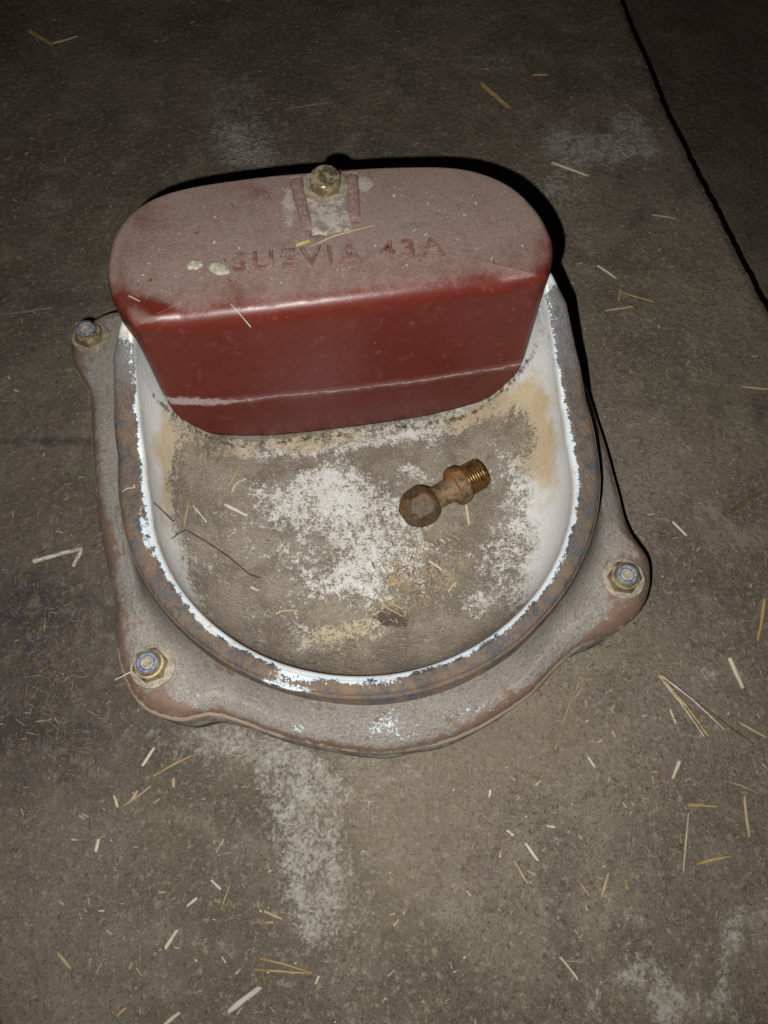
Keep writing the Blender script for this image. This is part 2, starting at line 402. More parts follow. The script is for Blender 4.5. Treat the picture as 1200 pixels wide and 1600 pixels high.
# the far left needs cover too: the strip reaches 1.5 m from the edge; then the broken face of the step
base = len(V)
for y in ys:
    ex = edge_x(y)
    for kz, (dz, dx) in enumerate(((-0.004, 0.0012), (-0.02, 0.0005), (-0.06, -0.001), (-0.10, 0.0))):
        V.append((ex + dx + 0.002 * mn.noise((y * 80, dz * 80, 3)), y, dz))
for j in range(len(ys) - 1):
    top0 = j * nx + nx - 1; top1 = top0 + nx
    F.append((top0, base + j * 4, base + (j + 1) * 4, top1))
    for kz in range(3):
        a = base + j * 4 + kz
        F.append((a, a + 1, a + 5, a + 4))
q = proj(np.array(V)); ok = (np.array(V)[:, 1] > -0.2)
lime = blobs(q, [(375, 190, 70, 70, 60, .55), (400, 250, 90, 50, 20, .6), (985, 195, 44, 30, 30, 1.1), (940, 230, 50, 22, 10, .9), (1005, 232, 36, 16, 20, .8), (870, 215, 34, 30, 0, .7), (800, 90, 90, 32, -10, .45), (930, 240, 80, 30, 0, .5),
                 (410, 1175, 70, 40, 20, .8), (440, 1215, 55, 60, 10, .55), (475, 1260, 50, 75, 0, .8), (480, 1350, 48, 90, 5, .85), (500, 1440, 40, 70, 0, .55), (370, 1150, 45, 20, 10, .5),
                 (610, 1300, 130, 150, 0, .34), (560, 1210, 130, 40, 0, .4), (540, 1420, 80, 110, 0, .3), (1148, 1450, 26, 50, 4, 1.0), (1195, 1440, 20, 40, 0, .6), (1130, 1530, 14, 40, 5, .8), (1020, 1525, 34, 60, -35, .95), (1090, 1500, 34, 18, -50, .6), (990, 1430, 36, 22, 0, .7), (925, 1560, 22, 44, 0, .75), (975, 1530, 24, 20, 0, .6), (1040, 1580, 30, 30, 0, .6),
                 (1105, 1050, 28, 18, 20, .8), (890, 330, 60, 60, 0, .45), (870, 280, 60, 40, 0, .5), (1015, 400, 70, 26, 30, .5), (1080, 535, 20, 40, -20, .6), (360, 115, 70, 50, 0, .3), (1110, 1580, 80, 40, 0, .6), (780, 300, 50, 30, 0, .5), (1180, 1330, 60, 60, 0, .3), (700, 80, 120, 40, 0, .25)]) * ok
dark = blobs(q, [(75, 1050, 95, 170, 0, 1.0), (130, 1175, 80, 35, 25, .9), (60, 760, 90, 160, 0, .35), (110, 465, 60, 14, -4, .9), (1190, 640, 16, 30, 0, .8), (20, 1200, 40, 60, 0, .4), (50, 560, 80, 120, 0, .35), (60, 690, 70, 7, -2, .8), (200, 100, 200, 80, 0, .2), (150, 1000, 40, 120, 0, .4), (30, 940, 60, 60, 0, .5), (1000, 340, 24, 16, -30, .7), (760, 1040, 30, 6, 0, .4), (640, 1150, 200, 20, -5, .3)]) * ok
warm = blobs(q, [(640, 1300, 120, 180, 0, .8), (760, 1130, 150, 90, -20, .7), (900, 1150, 90, 60, 0, .5), (560, 1420, 100, 100, 0, .4), (1020, 1560, 150, 60, 0, .4)]) * ok
lime = np.minimum(lime, 0.92)
floor = mesh_obj("concrete_floor", V, F, MAT['concrete'], None, True, dict(lime=lime, dark=dark, warm=warm))
tag(floor, "dusty brown concrete floor strewn with chaff, stained with white lime", None, None, "structure")

lv = [(-0.3, -0.6, -0.095), (2.2, -0.6, -0.095), (2.2, 2.2, -0.095), (-0.3, 2.2, -0.095)]
lower = mesh_obj("lower_floor", lv, [(0, 1, 2, 3)], MAT['lower'], None, False)
tag(lower, "dark lower floor beyond the broken edge of the slab", None, None, "structure")

# ------------------------------------------------------------------ the drinking bowl
BX, BY, BR = -0.0124, 0.2017, RAD(8.5)
bowl = empty("drinking_bowl", (BX, BY, 0), BR)
tag(bowl, "cast iron livestock drinking bowl with dirty white enamel inside and dark red float cover", "drinking bowl")
BM = Matrix.Translation((BX, BY, 0)) @ Matrix.Rotation(BR, 4, 'Z')
def toworld(P):
    P = np.asarray(P, float); c, s = math.cos(BR), math.sin(BR)
    return np.stack([BX + c * P[:, 0] - s * P[:, 1], BY + s * P[:, 0] + c * P[:, 1], P[:, 2]], 1)

def catmull(pts, n=16):
    pts = np.array(pts, float); m = len(pts); out = []
    for i in range(m):
        p0, p1, p2, p3 = pts[i - 1], pts[i], pts[(i + 1) % m], pts[(i + 2) % m]
        for k in range(n):
            t = k / n
            out.append(0.5 * ((2 * p1) + (-p0 + p2) * t + (2 * p0 - 5 * p1 + 4 * p2 - p3) * t * t + (-p0 + 3 * p1 - 3 * p2 + p3) * t ** 3))
    return np.array(out)

NPH = 480
PH = np.linspace(0, 2 * np.pi, NPH, endpoint=False)
def polar(pts, scale=0.001):
    c = catmull(pts) * scale
    a = np.mod(np.arctan2(c[:, 1], c[:, 0]), 2 * np.pi); r = np.hypot(c[:, 0], c[:, 1])
    o = np.argsort(a); return np.interp(PH, a[o], r[o], period=2 * np.pi)

front_arc = [(-119.0, 0.0), (-116.2, -28.5), (-105.3, -55.8), (-86.7, -79.6), (-61.4, -98.7), (-31.4, -110.9), (0.8, -115.1), (33.0, -110.9), (62.9, -98.7), (88.1, -79.6), (106.2, -55.8), (116.7, -28.5), (119.0, -0.0)]
rear = [(119, 15), (117, 35), (113, 52), (110, 66), (106, 85), (99, 108), (82, 125), (50, 133), (0, 135), (-50, 133), (-82, 125), (-99, 108), (-106, 85), (-110, 66), (-113, 52), (-117, 35), (-119, 15)]
r_in = polar(front_arc + rear)
ywall = r_in * np.sin(PH)
wid = np.interp(ywall, [-0.12, -0.08, 0.0, 0.035, 0.055, 0.068, 0.09, 0.13], [0.0075, 0.0085, 0.0135, 0.0130, 0.0112, 0.0070, 0.005, 0.005])
wid += 0.0005 * np.array([mn.noise((math.cos(a) * 4, math.sin(a) * 4, 0)) for a in PH])
r_out = r_in + wid
z_rim = np.interp(ywall, [-0.13, -0.116, -0.088, -0.050, 0.0, 0.02, 0.04, 0.055, 0.068, 0.2], [0.0675, 0.0675, 0.0695, 0.077, 0.085, 0.090, 0.107, 0.127, 0.1365, 0.1365])
z_rim += 0.0006 * np.array([mn.noise((math.cos(a) * 3, math.sin(a) * 3, 4)) for a in PH])
fl_pts = [(-144, -88), (-134, -105), (-116, -113.5), (-99, -113), (-80, -121), (-58, -132), (-22, -144), (7, -147), (38, -143), (72, -129), (102, -109), (134, -98), (152, -85), (160, -63), (155, -42), (155, -15), (156, 10), (156, 52), (151, 105), (143, 130), (125, 150), (95, 152), (50, 148), (0, 147), (-50, 148), (-95, 152), (-130, 163), (-152, 168), (-168, 160), (-178, 145), (-177, 130), (-170, 114), (-165, 98), (-164, 58), (-158, 5), (-150, -37), (-149, -66)]
r_fl = polar(fl_pts)
r_fl += 0.0007 * np.array([mn.noise((math.cos(a) * 7, math.sin(a) * 7, 9)) for a in PH])

def ring(r, z):
    r = np.broadcast_to(r, (NPH,)); z = np.broadcast_to(z, (NPH,))
    return np.stack([r * np.cos(PH), r * np.sin(PH), z], 1)

ZF = 0.045
ffr = np.interp(ywall, [-0.115, -0.07], [1.0, 0.0])
def wal(t, o):   # the front wall leans out, the side walls stand steeper
    o2 = o * (1 - ffr) + ffr * (1 - t) ** 1.4
    return r_out + (fil - r_out) * o2
dw = np.interp(ywall, [-0.13, -0.10, -0.06], [0.5, 0.55, 1.0])
fil = np.minimum(r_out + np.interp(ywall, [-0.12, -0.09, -0.05, 0.05], [0.0215, 0.0205, 0.016, 0.011]), r_fl - 0.0130 * dw)
def fz(r):   # the plate droops a little towards its edge
    return ZF
rows = [ring(r_fl - 0.020, 0.029), ring(r_fl - 0.004, 0.0285), ring(r_fl - 0.0012, 0.0295), ring(r_fl, 0.032), ring(r_fl - 0.0002, 0.0345), ring(r_fl - 0.0012, 0.0365),
        ring(r_fl - 0.0030 * dw, 0.0385), ring(r_fl - 0.0058 * dw, 0.0412), ring(r_fl - 0.0095 * dw, 0.0432)]
edge_v = [0, 0, .3, 1.0, 1.25, .9, .25, 0, 0]
rust_v = [.5, .4, .3, .3, .5, .75, .85, .5, .2]
for k in range(1, 9):
    t = k / 9
    rows.append(ring((r_fl - 0.0095 * dw) * (1 - t) + fil * t, 0.0432 + 0.0018 * t)); edge_v.append(0); rust_v.append(-.02 if k > 2 else .22)
rows.append(ring(fil, 0.0452)); edge_v.append(0); rust_v.append(.0)
wallh = z_rim - 0.0452
for t, o in ((0.02, .82), (0.06, .66), (0.13, .50), (0.24, .35), (0.38, .23), (0.52, .14), (0.68, .07)):
    rows.append(ring(wal(t, o), 0.0452 + wallh * t)); edge_v.append(0); rust_v.append(.0 if t < .5 else .25)
V, F = rings(rows)
Va = np.array(V)
wq = proj(toworld(Va))
rust = np.repeat(np.array(rust_v), NPH) + blobs(wq, [(225, 1090, 70, 35, 20, .5), (290, 1060, 60, 30, 0, .3), (200, 1000, 30, 60, 0, .4), (975, 960, 60, 40, -20, .5), (940, 870, 40, 40, 0, .35), (1000, 880, 30, 60, 0, .35), (120, 560, 16, 40, 0, .6), (760, 1120, 120, 30, -25, .35), (630, 1130, 90, 25, 0, .25), (160, 830, 20, 60, 0, .3)])
edge_a = np.repeat(np.array(edge_v), NPH) * np.clip(0.75 + 0.5 * np.sin(np.arctan2(Va[:, 1], Va[:, 0]) * 5 + 1), .45, 1.0)
flake = blobs(wq, [(605, 1130, 26, 18, 0, .55), (730, 1110, 35, 10, -10, .4), (465, 1138, 14, 10, 0, .5), (630, 1150, 20, 8, 0, .35), (570, 1140, 40, 10, 0, .25)])
mesh_obj("flange", V, F, MAT['flange'], bowl, True, dict(rust=rust, edge=edge_a, flake=flake))

# the plate below, a little smaller, seen as a pale strip under the flange
r_b = r_fl - 0.0022 - 0.004 * (r_fl > 0.185) + 0.0006 * np.array([mn.noise((math.cos(a) * 9, math.sin(a) * 9, 19)) for a in PH])
rows = [ring(r_b - 0.03, 0.001), ring(r_b, 0.001), ring(r_b + 0.001, 0.012), ring(r_b, 0.0235), ring(r_b - 0.0015, 0.0270), ring(r_b - 0.03, 0.0275)]
V, F = rings(rows)
k = M("limed_iron", 0.75, spec=0.3)
nb = k.noise(60, 5, 0.7, 0.4, off=1)
mb = k.set(k.mix(k.ss(nb, 0.38, 0.62), k.mix(k.noise(300, 4, 0.7, off=2), (0.16, 0.13, 0.10), (0.24, 0.20, 0.16)), k.mix(k.noise(350, 4, 0.7, off=5), (0.34, 0.33, 0.27), (0.46, 0.45, 0.38))), None, k.noise(300, 4, 0.7, off=7), 0.4, 0.0008)
mesh_obj("base_plate", V, F, mb, bowl)

# basin: fillet, outer wall, rim, inner wall, floor
ZB = 0.030
rows = [ring(wal(.68, .07), 0.0452 + wallh * .68)]; enam = [-60.0]; brow = [0]
for t, o in ((0.76, .04), (0.84, .02), (0.92, .0)):
    rows.append(ring(wal(t, o), 0.0452 + wallh * t)); enam.append(-30.0)
for q_, dz in ((0.0, 0.13), (0.06, 0.07), (0.18, 0.03), (0.32, 0.010), (0.46, 0.002), (0.60, 0.0), (0.74, 0.0), (0.86, 0.0), (0.95, 0.0003)):
    rows.append(ring(r_out - wid * q_, z_rim - wallh * dz * np.minimum(1, 0.03 / wallh))); enam.append(None)
nr_rim0, nr_rim1 = 4, len(rows)
lip = np.interp(ywall, [-0.12, 0.0, 0.05, 0.1], [0.0031, 0.0034, 0.0016, 0.0015])
for f_, dz in ((0.0, 0.0006), (0.3, 0.0007), (0.6, 0.0012), (0.85, 0.0021)):
    rows.append(ring(r_in - lip * f_, z_rim - dz)); enam.append(None)
nr_rim1 = len(rows)
DD = np.interp(ywall, [-0.12, -0.06, 0.0, 0.05, 0.1, 0.14], [0.040, 0.042, 0.050, 0.056, 0.045, 0.03])
NW = 34
for k_ in range(NW + 1):
    a = (k_ / NW) * math.pi / 2
    z0 = z_rim - 0.0035
    rows.append(ring(r_in - lip - DD * (1 - math.cos(a)), z0 - (z0 - ZB) * math.sin(a))); enam.append(6.0 + 40 * k_ / NW)
rfl = r_in - lip - DD
NFL = 46
for k_ in range(1, NFL + 1):
    t = k_ / NFL
    rows.append(ring(rfl * (1 - t) + 0.0006 * t, ZB - 0.0012 * (t * (2 - t)))); enam.append(50.0)
V, F = rings(rows); Va = np.array(V)
n = len(rows); e = np.zeros((n, NPH))
for i in range(n):
    if enam[i] is None:
        rr = np.hypot(rows[i][:, 0], rows[i][:, 1])
        e[i] = (r_in - rr) * 1000 - 0.5
    else:
        e[i] = enam[i]
e[nr_rim1] = 6.0; e[nr_rim1 + 1] = 8.0
wq = proj(toworld(Va))
arm = np.clip((Va[:, 1] - 0.043) / 0.012, 0, 1)
enam_a = e.ravel()
near = enam_a > -14
enam_a = enam_a + near * (arm * -1.5 + np.clip((Va[:, 1] - 0.062) / 0.006, 0, 1) * 10.0) + (enam_a > -40) * blobs(wq, [(455, 1074, 60, 9, 12, 0)])
enam_a = enam_a + near * 3.0 * blobs(wq, [(222, 830, 8, 45, -12, 1.2), (330, 975, 40, 20, 40, .5), (230, 700, 10, 90, 0, .35), (590, 1070, 60, 10, 0, .6), (455, 1060, 50, 12, 15, 1.0)])
patch = blobs(wq, [(450, 1072, 58, 9, 13, 1.0)])
speck = np.clip(arm * np.clip((0.068 - Va[:, 1]) / 0.006, 0, 1), 0, 1) * (enam_a < 14) + 0.5 * blobs(wq, [(600, 1075, 60, 12, 0, 1), (440, 1065, 60, 16, 12, 1)]) * near
enam_a = np.where((patch > .3) & (enam_a < 0) & (enam_a > -40), np.maximum(enam_a, -6 + patch * 7.0), enam_a)
bare = arm * (enam_a < 6)
bare = np.clip(bare + np.clip((Va[:, 1] - 0.025) / 0.02, 0, 1) * (Va[:, 0] > 0), 0, 1)
white = blobs(wq, [(560, 785, 115, 50, 35, .55), (475, 795, 105, 42, -5, .6), (530, 1000, 90, 30, -4, .5), (520, 760, 70, 26, 0, .4), (610, 850, 62, 60, 0, .7), (572, 930, 48, 55, 30, .75), (540, 850, 60, 40, 30, .4), (500, 905, 60, 32, 15, .42), (646, 737, 30, 15, 18, 1.0), (684, 706, 16, 26, -30, .6),
                   (440, 868, 46, 22, 0, .4), (515, 990, 60, 18, -5, .42), (750, 945, 36, 24, -25, .55), (790, 850, 34, 95, 12, .42), (760, 890, 30, 30, 0, .25), (690, 760, 20, 14, 0, .2),
                   (874, 780, 40, 160, 6, 1.9), (890, 650, 52, 110, -10, 1.9), (846, 905, 30, 70, 40, .9), (530, 850, 190, 100, 0, .24), (815, 800, 36, 110, 6, .3), (450, 760, 90, 30, -5, .25), (228, 690, 38, 150, 0, 1.9), (258, 860, 28, 110, -18, 1.5), (205, 560, 60, 80, 0, 1.3), (850, 540, 60, 90, 0, 1.3), (300, 940, 16, 70, -40, .55),
                   (470, 697, 100, 15, -5, 1.15), (610, 676, 110, 17, -7, 1.15), (720, 650, 60, 24, -18, .75), (790, 620, 60, 40, -30, .85), (300, 680, 60, 34, 25, .5), (800, 720, 50, 50, 0, .3), (380, 700, 30, 16, 0, .4), (320, 860, 20, 30, 0, .2)])
white = np.minimum(white, np.interp(e.ravel(), [22, 46], [3.0, 0.84]))
dirt = np.clip(1.0 - 0.82 * white, -0.9, 0.95); dirt = np.where(e.ravel() < 9.5, -0.2, dirt)
tan_a = blobs(wq, [(310, 710, 70, 42, 20, 1.0), (268, 745, 20, 80, 5, .9), (540, 1000, 90, 30, 0, .6), (790, 640, 60, 45, -30, .55), (825, 690, 40, 80, -10, .75), (860, 740, 24, 90, -4, .3), (800, 930, 40, 30, -40, .3), (740, 655, 60, 20, -20, .55), (440, 690, 90, 20, -5, .4), (203, 525, 16, 10, 0, .6), (856, 447, 10, 10, 0, .6), (340, 690, 40, 20, 30, .6), (620, 670, 130, 22, -7, .45), (470, 695, 90, 18, -5, .4), (255, 650, 16, 60, -20, .35), (850, 620, 40, 60, 0, .25), (560, 800, 160, 60, 0, .15), (560, 970, 60, 40, 0, .5)])
darkened = 0.55 * np.exp(-((Va[:, 1] - 0.0535) / 0.0022) ** 2) * (np.abs(Va[:, 0]) < 0.109) * (Va[:, 2] < 0.125) + blobs(wq, [(610, 967, 34, 16, 10, .8), (500, 1035, 120, 8, 8, .35), (655, 940, 60, 30, 0, .15), (395, 1000, 40, 14, 40, .2)])  # damp spots, grime at the panel's foot, darker strip inside the front rim
basin = mesh_obj("basin", V, F, MAT['basin'], bowl, True, dict(enam=enam_a, dirt=dirt, tan=tan_a, darkened=darkened, speck=speck, bare=bare))

from mathutils.bvhtree import BVHTree
bvh = BVHTree.FromPolygons([tuple(v) for v in V], F)
BMI = BM.inverted()
def hit(px, py, off=0.0006):
    o_ = BMI @ cam.location; d_ = (BMI.to_3x3() @ (at(px, py, 0) - cam.location)).normalized()
    loc_, nr_, _, _ = bvh.ray_cast(o_, d_)
    if loc_ is None: return at(px, py, 0.06)
    return BM @ (loc_ + Vector((0, 0, off)))

# ------------------------------------------------------------------ red float cover
ZT = 0.157
def ucurve(x):
    ax = abs(x) * 1000
    return float(np.interp(ax, [0, 30, 49, 68, 82, 90, 96, 100, 102.4, 104.0, 104.7, 105.2], [32.5, 33, 34, 38, 42.5, 48.5, 57, 66, 76, 88, 98, 122])) / 1000
fx = 99.7 * np.sin(np.linspace(-math.pi / 2, math.pi / 2, 110))
arc = [(99.7 + 5.5 * math.sin(a), 58.1 - 5.5 * math.cos(a)) for a in np.linspace(0, RAD(80), 14)][1:]
front_line = [(-x, y) for x, y in arc[::-1]] + [(x, 52.6) for x in fx] + arc
back = catmull([(99.7, 52.6), (104.2, 55.4), (105.1, 57.2), (109.3, 65), (112, 78), (109, 98), (98, 119), (76, 134), (40, 141), (2, 144), (-36, 144.5), (-77, 141), (-99, 132), (-111, 116), (-115.5, 95), (-114, 76), (-109.8, 65), (-105.1, 57.2), (-104.2, 55.4), (-99.7, 52.6)], 12)
back = [p for p in back[24:17 * 12] if p[1] > 58.0]
out = np.array(front_line + [tuple(p) for p in back]) * 0.001
NO = len(out); nfr = len(front_line)
# inward directions
ctr = np.array([-0.002, 0.098])
isf0 = (np.arange(NO) < nfr)
toc = (ctr - out) / np.linalg.norm(ctr - out, axis=1)[:, None]
mixf = (isf0 * np.clip((0.1052 - np.abs(out[:, 0])) / 0.030, 0, 1))[:, None]
nrm = toc * (1 - mixf) + np.array([[0.0, 1.0]]) * mixf
nrm /= np.linalg.norm(nrm, axis=1)[:, None]
isf = np.zeros(NO); isf[:nfr] = 1
sm = isf.copy()
for _ in range(14): sm = (np.roll(sm, 1) + sm + np.roll(sm, -1)) / 3
rad = 0.0045 + 0.0070 * isf * np.clip((0.1052 - np.abs(out[:, 0])) / 0.024, 0, 1)
zb = np.array([ucurve(out[i, 0]) if isf[i] else ZT - 0.0175 for i in range(NO)])
zb = np.minimum(zb, ZT - 0.0175)
def P3(xy, z): return np.stack([xy[:, 0], xy[:, 1], np.broadcast_to(z, (NO,))], 1)
rows = []
NT = 34
inner = out + nrm * rad[:, None]
inn2 = inner.copy()
zone = ((np.abs(out[:, 0]) > 0.082) & (out[:, 1] < 0.082))[:, None]
for _ in range(60):
    sm2 = (np.roll(inn2, 1, 0) + 2 * inn2 + np.roll(inn2, -1, 0)) / 4
    inn2 = np.where(zone, sm2, inn2)
inner = inn2
dome = lambda t: ZT + 0.0012 * (1 - t * t)
for k_ in range(NT):
    t = k_ / NT
    xy = ctr + (inner - ctr) * max(t, 0.004)
    rows.append(P3(xy, dome(t)))
for k_ in range(0, 11):
    a = k_ / 10 * math.pi / 2
    rows.append(P3(out + (inner - out) * (1 - math.sin(a)), ZT - rad * (1 - math.cos(a))))
z0 = ZT - rad
NS = 40
for k_ in range(1, NS + 1):
    t = k_ / NS
    z = z0 + (zb - z0) * t
    xy = out.copy()
    # slight crease: the front leans in below the water line
    lean = np.clip((0.081 - z) / 0.05, 0, 1) * 0.0035 * isf
    bow = isf * 0.0012 * (out[:, 0] / 0.1) ** 2
    xy[:, 1] += lean + np.minimum(bow, 0.0012)
    rows.append(P3(xy, z))
last = rows[-1]
rows.append(P3(last[:, :2] + nrm * 0.0025, zb + 0.0003)); rows.append(P3(last[:, :2] + nrm * 0.0028, zb + 0.008))
V, F = rings(rows); Va = np.array(V)
wq = proj(toworld(Va))
ri = np.repeat(np.arange(len(rows)), NO)
isfv = np.tile(isf, len(rows))
top = np.clip((Va[:, 2] - (ZT - 0.0070)) / 0.007, 0, 1)
fr = np.clip((0.058 - Va[:, 1]) / 0.004, 0, 1)
dust = top * (0.95 - 0.30 * np.clip((0.084 - Va[:, 1]) / 0.026, 0, 1)) - (1 - top) * 1.05
dust += blobs(wq, [(520, 330, 80, 60, 0, .25), (240, 480, 40, 14, 20, -.9), (190, 460, 14, 60, 0, -.5), (225, 350, 30, 50, 40, -.3), (700, 470, 190, 22, -6, .30), (330, 500, 90, 10, -4, -.15), (845, 450, 20, 30, 0, -.5), (400, 300, 50, 14, 0, -.2), (850, 400, 20, 50, 0, -.3), (640, 360, 40, 25, 0, .2), ]) * np.clip(top + .5, 0, 1) + isfv * blobs(wq, [(785, 555, 60, 34, -25, 1.0), (300, 612, 50, 18, 10, .9), (560, 650, 160, 14, -6, .35), (470, 520, 120, 10, -5, .4), (480, 600, 40, 10, -10, .3)])
hb = Va[:, 2] - np.tile(zb, len(rows))
dust += isfv * (ri > NT + 11) * np.exp(-np.clip(hb, 0, 1) / 0.0035) * 1.0
pale = blobs(wq, [(451, 322, 10, 36, -4, .9), (570, 287, 14, 16, 0, .8), (500, 400, 180, 10, -4, .2), (472, 340, 9, 50, -8, .3), (560, 320, 9, 40, -6, .3), (375, 425, 60, 14, 0, .2), (640, 345, 30, 16, 0, .35)]) * top
soot = blobs(wq, [(495, 365, 16, 12, 0, .7), (645, 352, 34, 8, -8, .5), (720, 300, 6, 6, 0, .4)]) * top
zl = np.interp(Va[:, 0] * 1000, [-105, -100, -80, -40, 0, 60, 105], [91, 89, 83, 81, 79.8, 79.8, 82]) / 1000
scale_w = np.clip((-0.050 - Va[:, 0]) / 0.035, 0, 1) * 0.9 + 0.10
front_a = isfv * (ri > NT + 3)
mesh_obj("cover", V, F, MAT['cover'], bowl, True, dict(dust=dust, pale=pale, soot=soot, line=Va[:, 2] - zl, scale_w=scale_w, front=front_a))
cover = bpy.data.objects["cover"]

# raised lettering along the top
def letters(txt, x, y, size, depth, parent, mat):
    cu = bpy.data.curves.new("lettering", 'FONT'); cu.body = txt; cu.size = size; cu.extrude = depth
    cu.bevel_depth = 0.00025; cu.bevel_resolution = 1; cu.space_character = 1.30; cu.align_x = 'CENTER'; cu.align_y = 'CENTER'
    tmp = bpy.data.objects.new("tmp_text", cu); COL.objects.link(tmp)
    dg = bpy.context.evaluated_depsgraph_get(); dg.update()
    me = bpy.data.meshes.new_from_object(tmp.evaluated_get(dg))
    bpy.data.objects.remove(tmp); me.name = "lettering"
    me.materials.clear(); me.materials.append(mat)
    o = bpy.data.objects.new("lettering", me); put(o, parent)
    o.location = (x, y, ZT + 0.00118); o.rotation_euler = (0, 0, RAD(-2.5))
    return o
k = M("dusty_red_letter", 0.7, spec=0.3)
nl = k.noise(160, 5, 0.7, 0.3, off=2); nl2 = k.noise(600, 4, 0.75, off=3)
ml = k.set(k.mix(k.ss(nl, 0.34, 0.88), (0.135, 0.060, 0.048), k.mix(nl2, (0.20, 0.135, 0.115), (0.30, 0.235, 0.205))), None, nl2, 0.3, 0.0005)
letters("SUEVIA 43A", 0.001, 0.0805, 0.0165, 0.0005, cover, ml)

# ribs, bracket and bolt at the back of the cover
def bar(name, p, q, wd, ht, z, mat, parent):
    p = Vector(p); q = Vector(q); d = (q - p).normalized(); s = Vector((-d.y, d.x))
    prof = [(-.5, 0), (-.42, .6), (-.22, .95), (0, 1.0), (.22, .95), (.42, .6), (.5, 0)]
    rows = []
    for k_ in range(13):
        t = k_ / 12; c = p + (q - p) * t
        hh = ht * min(1, 0.12 + 8 * t, 0.12 + 6 * (1 - t))
        rows.append([(c.x + s.x * u * wd, c.y + s.y * u * wd, z + v * hh) for u, v in prof])
    V, F = rings(rows, False)
    n = len(prof); F.append(tuple(range(n))); F.append(tuple(range(len(V) - 1, len(V) - 1 - n, -1)))
    return mesh_obj(name, V, F, mat, parent)
k = M("worn_red_rib", 0.55, spec=0.4)
nr = k.noise(420, 4, 0.7, off=2)
mr = k.set(k.mix(k.ss(nr, 0.4, 0.66), (0.185, 0.105, 0.088), (0.235, 0.170, 0.145)), None, nr, 0.3, 0.0006)
bar("rib", (-.0150, .1395), (-.0120, .0965), 0.0068, 0.0022, ZT + 0.0004, mr, cover)
bar("rib", (.0155, .138), (.0125, .0990), 0.0068, 0.0022, ZT + 0.0004, mr, cover)
bm = bmesh.new()
gx, gy = 13, 25
gv = []
for j in range(gy):
    row = []
    for i in range(gx):
        u = i / (gx - 1) - .5; v = j / (gy - 1)
        x = u * (0.0225 - 0.002 * v) ; y = 0.0945 + v * 0.046
        x += 0.0007 * mn.noise((y * 120, u, 1)); y += (0.0015 * mn.noise((x * 200, 3, 1)) if j == 0 else 0)
        e_ = min(i, gx - 1 - i, j, gy - 1 - j)
        z = ZT + 0.0008 + (0.0011 if e_ > 0 else 0) + 0.0004 * mn.noise((x * 150, y * 150, 5))
        row.append(bm.verts.new((x, y, z)))
    gv.append(row)
for j in range(gy - 1):
    for i in range(gx - 1):
        bm.faces.new((gv[j][i], gv[j][i + 1], gv[j + 1][i + 1], gv[j + 1][i]))
bm_obj("bracket", bm, MAT['bracket'], cover, True, 60)

def hex_bm(af, h, ch=0.0007, dome=False, collar=None):
    """hexagon prism, chamfered on top; collar = (r, h) a round shoulder above the hexagon"""
    seg = 48; bm = bmesh.new(); rc = af / math.sqrt(3)
    def hexr(a):
        a = (a % (math.pi / 3)) - math.pi / 6
        return (af / 2) / math.cos(a)
    prof = [(0, -0.0), (1, 0), (1, h - ch * 1.4)]
    rows = []
    def add(fn, z): rows.append([bm.verts.new((fn(2 * math.pi * i / seg) * math.cos(2 * math.pi * i / seg), fn(2 * math.pi * i / seg) * math.sin(2 * math.pi * i / seg), z)) for i in range(seg)])
    add(hexr, 0)
    add(hexr, h - 0.0016)
    add(lambda a: min(hexr(a), af / 2 * 1.075), h - 0.0008)
    add(lambda a: min(hexr(a), af / 2 * 0.985), h)
    if collar:
        cr, chh = collar
        add(lambda a: cr, h + 0.0001); add(lambda a: cr * .985, h + chh * .6); add(lambda a: cr * .93, h + chh)
        add(lambda a: cr * .86, h + chh)
        add(lambda a: cr * .85, h + chh - 0.002)
    for a, b in zip(rows, rows[1:]):
        for i in range(seg):
            j = (i + 1) % seg; bm.faces.new((a[i], a[j], b[j], b[i]))
    bm.faces.new(rows[-1])
    return bm

def torus_bm(R, r, seg=36, ts=8, zs=1.0):
    bm = bmesh.new(); rows = []
    for i in range(seg):
        a = 2 * math.pi * i / seg
        rows.append([bm.verts.new(((R + r * math.cos(b)) * math.cos(a), (R + r * math.cos(b)) * math.sin(a), r * zs * math.sin(b))) for b in [2 * math.pi * k_ / ts for k_ in range(ts)]])
    for i in range(seg):
        A, B = rows[i], rows[(i + 1) % seg]
        for k_ in range(ts):
            bm.faces.new((A[k_], B[k_], B[(k_ + 1) % ts], A[(k_ + 1) % ts]))
    return bm

wash = lathe_bm([(0.0118, 0), (0.0121, 0.0006), (0.0118, 0.0016), (0.010, 0.0018)], 40, 0.02)
bolt = bm_obj("bolt", hex_bm(0.0150, 0.0070), MAT['zinc'], cover, True, 30)
bolt.location = (0.0005, 0.1275, ZT + 0.0028); bolt.rotation_euler = (0.03, -0.02, RAD(14))
o = bm_obj("washer", wash, MAT['washer'], bolt, True); o.location = (0, 0, -0.0018)

